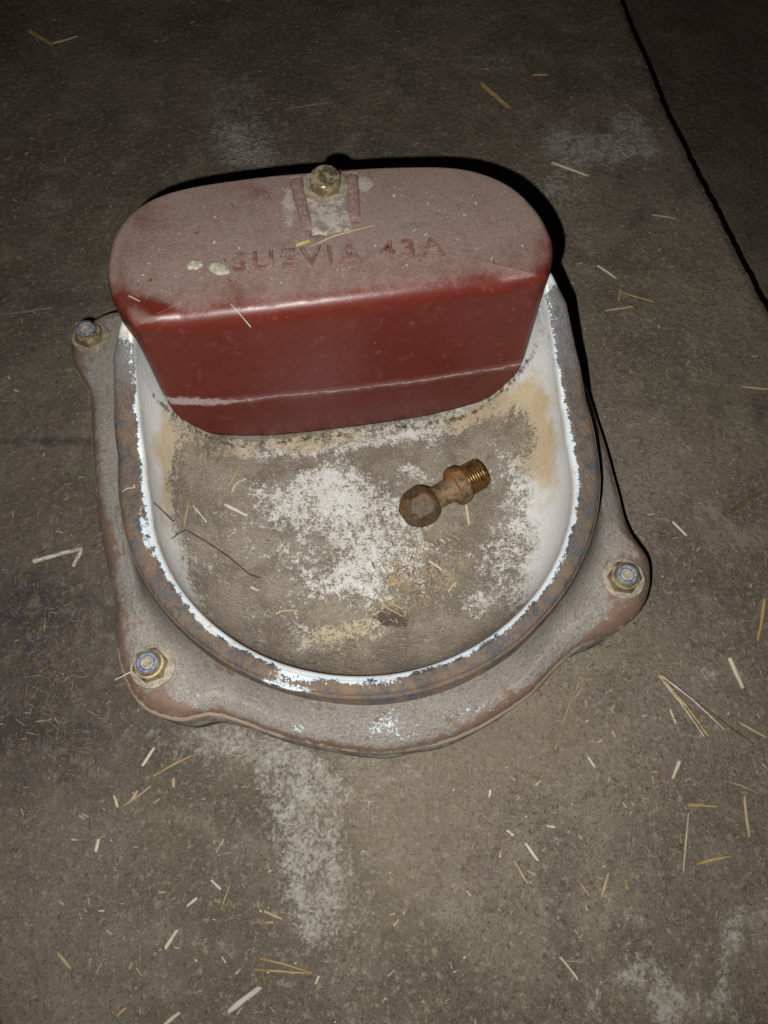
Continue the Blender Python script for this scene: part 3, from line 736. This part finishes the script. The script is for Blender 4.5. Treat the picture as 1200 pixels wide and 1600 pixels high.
def nut(x, y, rot, tilt=(0, 0)):
    n_ = bm_obj("nut", hex_bm(0.0160, 0.0056, collar=(0.0068, 0.0036)), MAT['zinc'], bowl, True, 30)
    n_.location = (x, y, ZF + 0.0022); n_.rotation_euler = (tilt[0], tilt[1], rot)
    o = bm_obj("washer", lathe_bm([(0.0119, 0), (0.0122, 0.0008), (0.0119, 0.0018), (0.0100, 0.0020)], 40, 0.015), MAT['washer'], n_, True)
    o.location = (0.0006, 0, -0.0020)
    o = bm_obj("nylon_ring", torus_bm(0.0046, 0.00115, zs=.75), MAT['nylon'], n_, True, 80); o.location = (0, 0, 0.0086)
    bmz = lathe_bm([(0.0036, 0), (0.0036, 0.0081), (0.0033, 0.0086), (0.0025, 0.0087), (0.0020, 0.0081), (0.0008, 0.0079)], 24, 0.01)
    bm_obj("stud", bmz, MAT['stud'], n_, True)
for x, y, r, tl in ((-0.1262, -0.085, 0.2, (0, 0)), (0.1375, -0.0742, 0.75, (0.03, -0.05)), (-0.1615, 0.1405, 0.5, (0.05, 0.02))):
    nut(x, y, r, tl)

# ------------------------------------------------------------------ the ball-headed fitting lying in the bowl
p0 = at(655, 792, 0.044); p1 = at(752, 738, 0.043)
ax = (p1 - p0); ax.z = 0
L = ax.length; ang = math.atan2(ax.y, ax.x)
fit = empty("valve_fitting", (p0.x, p0.y, 0.0302), ang)
tag(fit, "rusty brass valve fitting with ball head and threaded end lying in the bowl", "fitting")
hold = Matrix.Translation((0, 0, 0.0132)) @ Matrix.Rotation(RAD(91), 4, 'Y')
def fpart(name, bm, mat, parent=fit, smooth=True, sharp=40):
    bmesh.ops.transform(bm, matrix=hold, verts=bm.verts)
    return bm_obj(name, bm, mat, parent, smooth, sharp)
R0 = 0.0128
prof = [(R0 * math.sin(a) if a < 2.5 else R0 * math.sin(a), -R0 * math.cos(a)) for a in np.linspace(0.12, math.pi - 0.62, 34)]
bm = lathe_bm(prof, 60, 0.012)
facets = [(Vector((0.35, 0.0, -1)), 0.0113)]
for q_ in range(6):
    a = q_ * math.pi / 3 + 0.35
    facets.append((Vector((math.cos(a), math.sin(a), -0.12)), 0.0105))
    facets.append((Vector((math.cos(a + .5), math.sin(a + .5), -1.05)), 0.0113))
for v in bm.verts:   # worn spanner flats round and over the head
    for nv, lim in facets:
        nv = nv.normalized(); dd = v.co.dot(nv)
        if dd > lim: v.co -= nv * (dd - lim)
fpart("ball_head", bm, MAT['brass_dark'], sharp=22)
xs0 = R0 * math.cos(0.62)
fpart("neck", lathe_bm([(0.0076, xs0 - 0.0005), (0.0070, xs0 + .002), (0.0070, xs0 + .006), (0.0076, xs0 + .0105), (0.0096, xs0 + .0135)], 32, 0.025), MAT['brass'])
c0 = xs0 + 0.0135
bm = lathe_bm([(0.0100, c0), (0.0116, c0 + .0008), (0.0122, c0 + .0022), (0.0120, c0 + .0062), (0.0112, c0 + .0072), (0.0092, c0 + .0075)], 36, 0.03)
fpart("collar", bm, MAT['brass'])
t0 = c0 + 0.0075
prof = []
z = t0
while z < t0 + 0.0105:
    prof += [(0.0083, z), (0.0096, z + 0.0006), (0.0097, z + 0.0009), (0.0083, z + 0.0015)]
    z += 0.0017
prof += [(0.0090, z), (0.0090, z + 0.0012), (0.0066, z + 0.0014)]
te = z + 0.0014
fpart("thread", lathe_bm(prof, 36), MAT['thread'], sharp=25)
fpart("bore", lathe_bm([(0.0064, te - 0.004), (0.0064, te + 0.0002), (0.0050, te + 0.0003)], 28), MAT['bore'])  # solid disc, not hollow; its dark colour stands for the shade inside

# ------------------------------------------------------------------ straw
def stalk_mesh(name, pts, wd, mat, thick=None, seed=0, taper=0.0):
    """a hollow-backed strip of straw along a local polyline (metres)"""
    rd = random.Random(seed)
    pts = [Vector(p) for p in pts]; prof = [(-.5, 0), (-.34, .62), (0, .9), (.34, .62), (.5, 0), (0, -.05)]
    th = thick or wd * 0.45
    fine = []
    for a, b in zip(pts, pts[1:]):
        m = max(3, int((b - a).length / 0.004))
        for k_ in range(m): fine.append(a + (b - a) * (k_ / m))
    fine.append(pts[-1]); rows = []
    N = len(fine)
    for i, c in enumerate(fine):
        d = (fine[min(i + 1, N - 1)] - fine[max(i - 1, 0)]).normalized(); s = Vector((-d.y, d.x, 0)).normalized()
        t = i / (N - 1)
        ww = wd * (1 - taper * t) * (1 + 0.34 * (rd.random() - .5)) * (0.93 if i in (0, N - 1) else 1); hh = th * (1 - .5 * taper * t)
        j = Vector((0, 0, 0))
        if 0 < i < N - 1: j = s * (rd.random() - .5) * wd * .12
        slant = d * wd * 0.7 * (rd.random() - .5)
        rows.append([c + j + s * (u * ww) + Vector((0, 0, v * hh)) + (slant * (u * 2) if i in (0, N - 1) else Vector()) for u, v in prof])
    V, F = rings(rows); n = len(prof)
    F.append(tuple(range(n - 1, -1, -1))); F.append(tuple(range(len(V) - n, len(V))))
    return V, F

def straw(px, z, wpx, mat, label, group="loose straw on the floor", name="straw_stalk", cat="straw", lift=0.0, taper=0.0, zend=None):
    W_ = [hit(x, y, 0.0001) if z is None else at(x, y, z) for x, y in px]
    if zend is not None:
        for i, p in enumerate(W_): W_[i] = at(px[i][0], px[i][1], z + (zend - z) * i / (len(W_) - 1))
    c = sum(W_, Vector()) / len(W_); d = W_[-1] - W_[0]; a = math.atan2(d.y, d.x)
    rot = Matrix.Rotation(-a, 3, 'Z')
    loc = [rot @ (p - c) for p in W_]
    mpp = (c - cam.location).length / 1200
    for i, p in enumerate(loc): p.z += lift * math.sin(math.pi * i / max(1, len(loc) - 1))
    V, F = stalk_mesh(name, loc, wpx * mpp * 0.82, mat, seed=int(px[0][0] * 7 + px[0][1]), taper=taper)
    o = mesh_obj(name, V, F, MAT[mat], None, False)
    o.location = c; o.rotation_euler = (0, 0, a)
    tag(o, label, cat, group)
    return o

FZ = 0.0014
S = [
 ([(52, 877), (95, 865), (128, 857), (121, 872), (114, 886)], 9, 'white', "bent whitish straw on the floor left of the bowl, the broadest there"),
 ([(1140, 1028), (1161, 1075)], 9, 'pale', "broad pale straw right of the split straw bundle, near the right picture edge"),
 ([(821, 1317), (841, 1345)], 6, 'white', "bright white straw bit on the floor below the right half of the bowl"),
 ([(803, 1344), (825, 1381)], 4.5, 'tan', "slim tan straw just below the bright white straw bit"),
 ([(357, 1580), (407, 1542)], 9, 'white', "flat whitish straw at the bottom edge beside the golden straw pair"),
 ([(405, 1497), (445, 1507), (487, 1520)], 4, 'gold', "upper stalk of the golden straw pair near the bottom edge"),
 ([(398, 1515), (440, 1518), (487, 1521)], 4, 'gold', "lower, level stalk of the golden straw pair near the bottom edge"),
 ([(410, 1520), (415, 1540)], 5, 'brown', "short brown husk hanging below the golden straw pair"),
 ([(222, 1197), (241, 1168)], 5.5, 'pale', "short straw standing out pale below the left front lug"),
 ([(240, 1212), (275, 1192), (302, 1180)], 4, 'gold', "golden straw below the left front lug, right of the short pale one"),
 ([(193, 1259), (215, 1244), (236, 1228)], 4, 'tan', "thin tan straw on the floor below left of the bowl"),
 ([(258, 1481), (277, 1453)], 7, 'pale', "broad pale straw low on the left floor, above the golden pair"),
 ([(90, 1489), (110, 1513)], 5.5, 'tan', "brownish straw at the lower left of the floor"),
 ([(868, 1172), (876, 1140), (890, 1100), (905, 1068)], 3.2, 'tan', "long thin tan stem upright below the right front lug"),
 ([(890, 1098), (903, 1085), (914, 1066)], 2.5, 'tan', "short side sprig at the top of the long thin tan stem"),
 ([(1073, 1257), (1120, 1260)], 5, 'gold', "golden straw lying level at the right of the floor"),
 ([(1076, 1270), (1072, 1315), (1068, 1361)], 3, 'pale', "thin long straw hanging below the level golden straw"),
 ([(1088, 1350), (1110, 1344), (1141, 1338)], 6, 'gold', "golden straw lying level beside the lower end of the thin long straw"),
 ([(1164, 1243), (1166, 1275), (1171, 1307)], 6, 'tan', "upright tan straw near the right edge of the floor"),
 ([(1051, 1217), (1062, 1189)], 6, 'pale', "short pale straw above the level golden straw"),
 ([(940, 1402), (951, 1364)], 5, 'tan', "tan straw lying upright in the lower right floor"),
 ([(907, 1380), (921, 1400)], 3.5, 'tan', "small tan straw left of the upright one in the lower right floor"),
 ([(875, 1495), (888, 1510), (903, 1530)], 5, 'pale', "pale straw at the bottom right with a white tip"),
 ([(885, 1502), (912, 1502)], 2.5, 'tan', "fine tan stem crossing the pale straw at the bottom right"),
 ([(863, 254), (890, 264), (920, 275)], 6, 'pale', "pale straw on the dim floor right of the red cover"),
 ([(752, 130), (775, 150), (796, 169)], 10, 'gold', "broad golden straw on the dim floor above the cover"),
 ([(832, 117), (855, 117)], 3.5, 'gold', "short golden straw near the step on the dim upper floor"),
 ([(934, 415), (948, 424), (963, 435)], 5, 'pale', "pale straw right of the cover, crossing a grey one"),
 ([(911, 456), (930, 442), (949, 429)], 5, 'grey', "dull grey straw under the pale one right of the cover"),
 ([(970, 456), (995, 464), (1023, 472)], 3, 'gold', "thin golden straw running right below the crossed pair"),
 ([(966, 470), (970, 453)], 5, 'tan', "small tan straw at the left end of the thin golden one"),
 ([(945, 485), (988, 479)], 4.5, 'tan', "dull tan straw right of the cover's lower corner"),
 ([(453, 169), (480, 165), (512, 160)], 5, 'grey', "greyish straw on the dark floor above the bolt"),
 ([(48, 49), (66, 60), (82, 70)], 9, 'gold', "golden leaf blade at the top left corner"),
 ([(82, 68), (104, 62), (121, 57)], 5, 'tan', "thinner blade bent off the golden leaf at the top left corner"),
 ([(0, 491), (40, 487), (84, 480)], 4, 'grey', "faint grey straw at the left edge above the rear lug"),
 ([(1142, 802), (1150, 793), (1168, 782), (1190, 770)], 6, 'brown', "curled brown leaf on the floor near the right edge"),
 ([(1051, 815), (1073, 837)], 5, 'white', "whitish straw on the floor above the right front lug"),
 ([(1195, 936), (1191, 968), (1184, 1002)], 7, 'gold', "golden straw cut by the right picture edge"),
 ([(1160, 604), (1200, 608)], 4.5, 'tan', "tan straw at the right edge beyond the bowl"),
 ([(919, 1183), (930, 1199)], 4, 'white', "small white straw bit right of the long thin tan stem"),
 ([(183, 1587), (197, 1574)], 5, 'gold', "short yellowish straw at the very bottom left"),
 ([(258, 1600), (281, 1582)], 6, 'pale', "pale straw cut by the bottom picture edge"),
 ([(413, 1424), (427, 1430), (441, 1436)], 5, 'tan', "tan straw on a dark spot above the golden pair"),
 ([(345, 1423), (352, 1402), (360, 1381)], 2.5, 'gold', "fine golden stem left of the lime stain"),
 ([(292, 1416), (308, 1403)], 5, 'white', "white sliver of straw left of the lime stain"),
 ([(149, 1330), (154, 1311)], 6, 'pale', "short pale straw on the left floor, level with the lime stain"),
 ([(178, 1243), (184, 1262)], 5, 'pale', "short pale straw at the left end of the thin tan one"),
 ([(271, 1216), (271, 1230)], 7, 'tan', "stubby tan straw block below the left front lug"),
 ([(1047, 1108), (1056, 1130)], 4, 'pale', "slim pale straw left of the split straw bundle"),
 ([(1155, 1128), (1175, 1140), (1198, 1152)], 5, 'tan', "tan straw right of the split bundle's lower end"),
 ([(1018, 335), (1055, 341)], 3.2, 'tan', "fine tan straw lying on the edge of the step"),
 ([(338, 1332), (350, 1310)], 3, 'tan', "thin tan straw halfway along the lime stain's left side"),
 ([(1136, 1220), (1160, 1228), (1186, 1240)], 2.5, 'tan', "fine tan stem above the upright tan straw at the right edge"),
 ([(330, 1375), (345, 1390)], 4, 'white', "white flake of straw beside the fine golden stem"),
 ([(205, 1250), (215, 1235)], 5, 'tan', "stray tan straw touching the thin tan one below the bowl"),
]
for px, wp, mt, lab in S:
    straw(px, FZ * .4, wp, mt, lab, taper=0.25 if len(px) > 2 else 0.05)

# the split straw: four strands joined at one end
sb = empty("split_straw", at(1030, 1056, FZ), 0)
tag(sb, "long split straw fanning into golden, white and brown strands right of the bowl", "straw", "loose straw on the floor")
for px, wp, mt in (([(1030, 1055), (1070, 1105), (1108, 1151)], 5.5, 'gold'), ([(1032, 1060), (1065, 1105), (1101, 1152)], 3, 'white'), ([(1034, 1056), (1080, 1095), (1131, 1139)], 3.5, 'white'), ([(1032, 1053), (1085, 1098), (1140, 1140), (1178, 1162)], 3.6, 'brown')):
    W_ = [at(x, y, FZ) - sb.location for x, y in px]
    for i, p in enumerate(W_): p.z += 0.003 * math.sin(math.pi * i / (len(W_) - 1))
    V, F = stalk_mesh("strand", W_, wp * 0.00036, mt, seed=int(wp * 100), taper=.3)
    mesh_obj("strand", V, F, MAT[mt], sb, False)

# straw inside the bowl
G2 = "straw bits in the bowl"
BZ = ZB - 0.0002
B = [
 ([(352, 788), (387, 806)], 7, 'white', BZ, BZ, "short white straw in the left half of the bowl"),
 ([(387, 772), (437, 774)], 3, 'pale', BZ, BZ, "thin pale straw lying level right of the short white one"),
 ([(302, 790), (323, 816)], 2.6, 'white', .033, BZ, "hair thin white straw low on the bowl's left wall"),
 ([(357, 760), (367, 742), (378, 722)], 4, 'tan', .034, .040, "tan blade leaning at the bowl's rear left corner"),
 ([(362, 770), (368, 756), (384, 748)], 4, 'pale', BZ, BZ, "curled pale blade below the tan blade in the bowl"),
 ([(296, 780), (288, 820)], 4, 'tan', .034, .034, "dull tan blade stuck to the dirt on the bowl's left side"),
 ([(620, 886), (611, 912)], 7, 'gold', BZ, BZ, "golden husk at the top of the chaff heap in the bowl"),
 ([(604, 913), (633, 909)], 5, 'gold', BZ + .001, BZ + .001, "level golden straw on top of the chaff heap in the bowl"),
 ([(570, 932), (598, 946), (632, 964)], 3.2, 'tan', BZ + .001, BZ + .001, "long tan stem crossing the damp spot in the bowl"),
 ([(596, 935), (630, 952)], 4, 'gold', BZ + .001, BZ + .001, "golden stem next to the long tan one in the bowl"),
 ([(728, 787), (733, 820)], 7, 'pale', BZ, BZ, "pale stub of straw below the collar of the fitting"),
 ([(690, 827), (705, 835), (719, 844)], 2.6, 'tan', BZ, BZ, "fine tan stem below the fitting in the bowl"),
 ([(392, 917), (404, 923)], 4, 'white', BZ, BZ, "tiny white straw bit near the lower end of the twig"),
 ([(670, 876), (690, 890)], 5, 'white', BZ, BZ, "whitish husk at the right of the chaff heap in the bowl"),
 ([(700, 925), (712, 910)], 4, 'pale', BZ, BZ, "pale husk low at the right of the chaff heap"),
 ([(436, 955), (462, 953)], 4, 'tan', BZ, BZ, "faint tan straw in the dirt of the bowl's front left"),
]
for px, wp, mt, za, zb_, lab in B:
    straw(px, None, wp, mt, lab, G2)
straw([(268, 842), (278, 834), (290, 828), (320, 845), (345, 861), (370, 880), (388, 896), (406, 903)], None, 2.8, 'twig', "thin dark twig reaching across the bowl's left wall", "twigs in the bowl", "twig", "twig")
straw([(240, 785), (256, 800), (272, 816)], None, 2.6, 'twig', "tiny dark twig high on the bowl's left wall", "twigs in the bowl", "twig", "twig")
straw([(191, 768), (199, 763), (211, 762), (209, 757)], None, 2.2, 'pale', "curled pale stem resting on the rusty rim", "straw bits on the iron")
straw([(180, 1062), (196, 1054), (213, 1046)], ZF - .002, 3, 'pale', "thin pale straw beside the left front nut", "straw bits on the iron", zend=ZF)

# on the cover
CZ = ZT + 0.0010
straw([(463, 383), (482, 376)], CZ, 9, 'gold', "short yellow straw block on the cover below the bracket", "straw bits on the cover")
straw([(484, 385), (520, 371), (552, 362), (585, 352)], CZ, 4, 'tan', "long dry stem on the cover right of the yellow block", "straw bits on the cover", lift=.001, taper=.3)
straw([(361, 475), (376, 492), (392, 511)], CZ - .0008, 2.2, 'pale', "hair thin straw over the cover's front edge", "straw bits on the cover", zend=ZT - .006)
straw([(201, 462), (219, 471)], CZ - .0005, 2.2, 'pale', "tiny pale fibre at the cover's left end", "straw bits on the cover")
def flake(cx, cy, rx, ry, ang, z, label):
    c = at(cx, cy, z); mpp = (c - cam.location).length / 1200
    rows = []
    for f, h in ((1.0, 0), (.93, .0006), (.6, .0009), (.15, .0008)):
        rows.append([((rx * mpp * f * math.cos(a) * (1 + .22 * mn.noise((math.cos(a) * 2 + cx, math.sin(a) * 2, 0)))), ry * mpp * 1.35 * f * math.sin(a) * (1 + .22 * mn.noise((math.cos(a) * 2, cy + math.sin(a) * 2, 3))), h + .0004 * mn.noise((a * 3, f * 9, cx))) for a in [2 * math.pi * k_ / 26 for k_ in range(26)]])
    V, F = rings(rows); F.append(tuple(range(len(V) - 26, len(V))))
    o = mesh_obj("dried_flake", V, F, MAT['dung']); o.location = c; o.rotation_euler = (0, 0, ang)
    tag(o, label, "dirt flake", "dried flakes on the cover")
flake(304, 414, 12, 7, .15, ZT + .0006, "smaller, left of the two pale dried flakes on the red cover")
flake(342, 420, 11, 13, 1.0, ZT + .0006, "larger, right of the two pale dried flakes on the red cover")

# ------------------------------------------------------------------ chaff nobody could count
def chaff(name, label, pts, mats, weights, lmin, lmax, group=None, tall=0.0, wr=(0.16, 0.36)):
    V = []; F = []; mi = []
    pick = rng.choice(len(mats), len(pts), p=np.array(weights) / sum(weights))
    for (x, y, z), m_ in zip(pts, pick):
        L_ = lmin * (lmax / lmin) ** (rng.random() ** 2.2); W_ = max(0.0003, L_ * rng.uniform(*wr)); a = rng.random() * math.pi
        W_ = min(W_, 0.0014)
        c, s = math.cos(a), math.sin(a); t = 0.00025 + 0.0002 * rng.random(); tip = rng.uniform(-1, 1) * tall * L_
        b = len(V); k1, k2 = rng.uniform(.5, 1), rng.uniform(.5, 1)
        for zz in (0, t):
            for u, v in ((-.5, -.5 * k1), (.5, -.5 * k2), (.5, .5 * k2), (-.5, .5 * k1)):
                V.append((x + c * u * L_ - s * v * W_, y + s * u * L_ + c * v * W_, z + zz + (tip * (u + .5) if tip > 0 else -tip * (.5 - u))))
        for f in ((4, 5, 6, 7), (0, 1, 5, 4), (1, 2, 6, 5), (2, 3, 7, 6), (3, 0, 4, 7), (3, 2, 1, 0)):
            F.append(tuple(b + i for i in f)); mi.append(m_)
    o = mesh_obj(name, V, F, [MAT[m] for m in mats], None, False, midx=mi)
    tag(o, label, None, None, "stuff")
    return o

pts = []
while len(pts) < 8500:
    y = -0.09 + 0.9 * rng.random() ** 1.25; x = rng.uniform(-.40, .36)
    if x > edge_x(y) - 0.004: continue
    dx, dy = x - BX, y - BY
    if math.hypot(dx, dy) < 0.135: continue
    if mn.noise((x * 9, y * 9, 2)) < rng.uniform(-.8, .35): continue
    pts.append((x, y, 0.0006 + 0.0012 * mn.noise((x * 14, y * 14, 0.5))))
chaff("floor_chaff", "fine straw chaff strewn over the dusty concrete floor", pts, ['tan', 'gold', 'pale', 'white', 'brown', 'grey'], [.40, .04, .07, .015, .27, .20], 0.0006, 0.0046, wr=(.13, .42))
pts = []
while len(pts) < 1500:
    px = rng.normal(668, 42); py = rng.normal(905, 36)
    if rng.random() < .25: px = rng.uniform(300, 800); py = rng.uniform(720, 1010)
    p = at(px, py, ZB)
    q2 = BM.inverted() @ p
    if math.hypot(q2.x, q2.y) > 0.075: continue
    pts.append((p.x, p.y, ZB - 0.0004 + 0.0012 * rng.random() ** 3))
chaff("bowl_chaff", "loose heap of straw chaff on the dirty bottom of the bowl", pts, ['tan', 'gold', 'pale', 'white', 'brown', 'grey'], [.46, .10, .13, .03, .16, .12], 0.0006, 0.0042, tall=.12)
pts = []
for _ in range(260):
    x, y = rng.uniform(-.1, .095), rng.uniform(.064, .132)
    if abs(x) > .065 and y > .112: continue
    p = BM @ Vector((x, y, ZT + .0008)); pts.append(tuple(p))
chaff("cover_crumbs", "pale crumbs and chaff scattered on top of the red cover", pts, ['tan', 'pale', 'white', 'brown', 'dung'], [.3, .2, .15, .2, .15], 0.0005, 0.0022, wr=(.4, .9))
pts = []
while len(pts) < 3800:
    y = -0.09 + 0.8 * rng.random() ** 1.3; x = rng.uniform(-.38, .34)
    if x > edge_x(y) - 0.004 or math.hypot(x - BX, y - BY) < 0.14: continue
    pts.append((x, y, 0.0006 + 0.0012 * mn.noise((x * 14, y * 14, 0.5))))
chaff("floor_grit", "tiny pale grit and straw specks on the concrete floor", pts, ['pale', 'white', 'brown', 'twig', 'gold'], [.34, .16, .22, .20, .08], 0.0003, 0.0013, wr=(.4, .9))
# matted fibres on the floor to the left
pts = []
for _ in range(2200):
    if rng.random() < .8: px, py = rng.normal(80, 55), rng.normal(1030, 100)
    else: px, py = rng.normal(130, 40), rng.normal(1165, 18)
    if px < -10 or px > 165: continue
    p = at(px, py, 0); pts.append((p.x, p.y, 0.0008 + .0010 * rng.random()))
chaff("matted_fibres", "matted dark fibres and hay dust on the floor left of the bowl", pts, ['grey', 'brown', 'twig', 'tan'], [.55, .22, .17, .06], 0.0012, 0.0090, tall=.08, wr=(.04, .08))
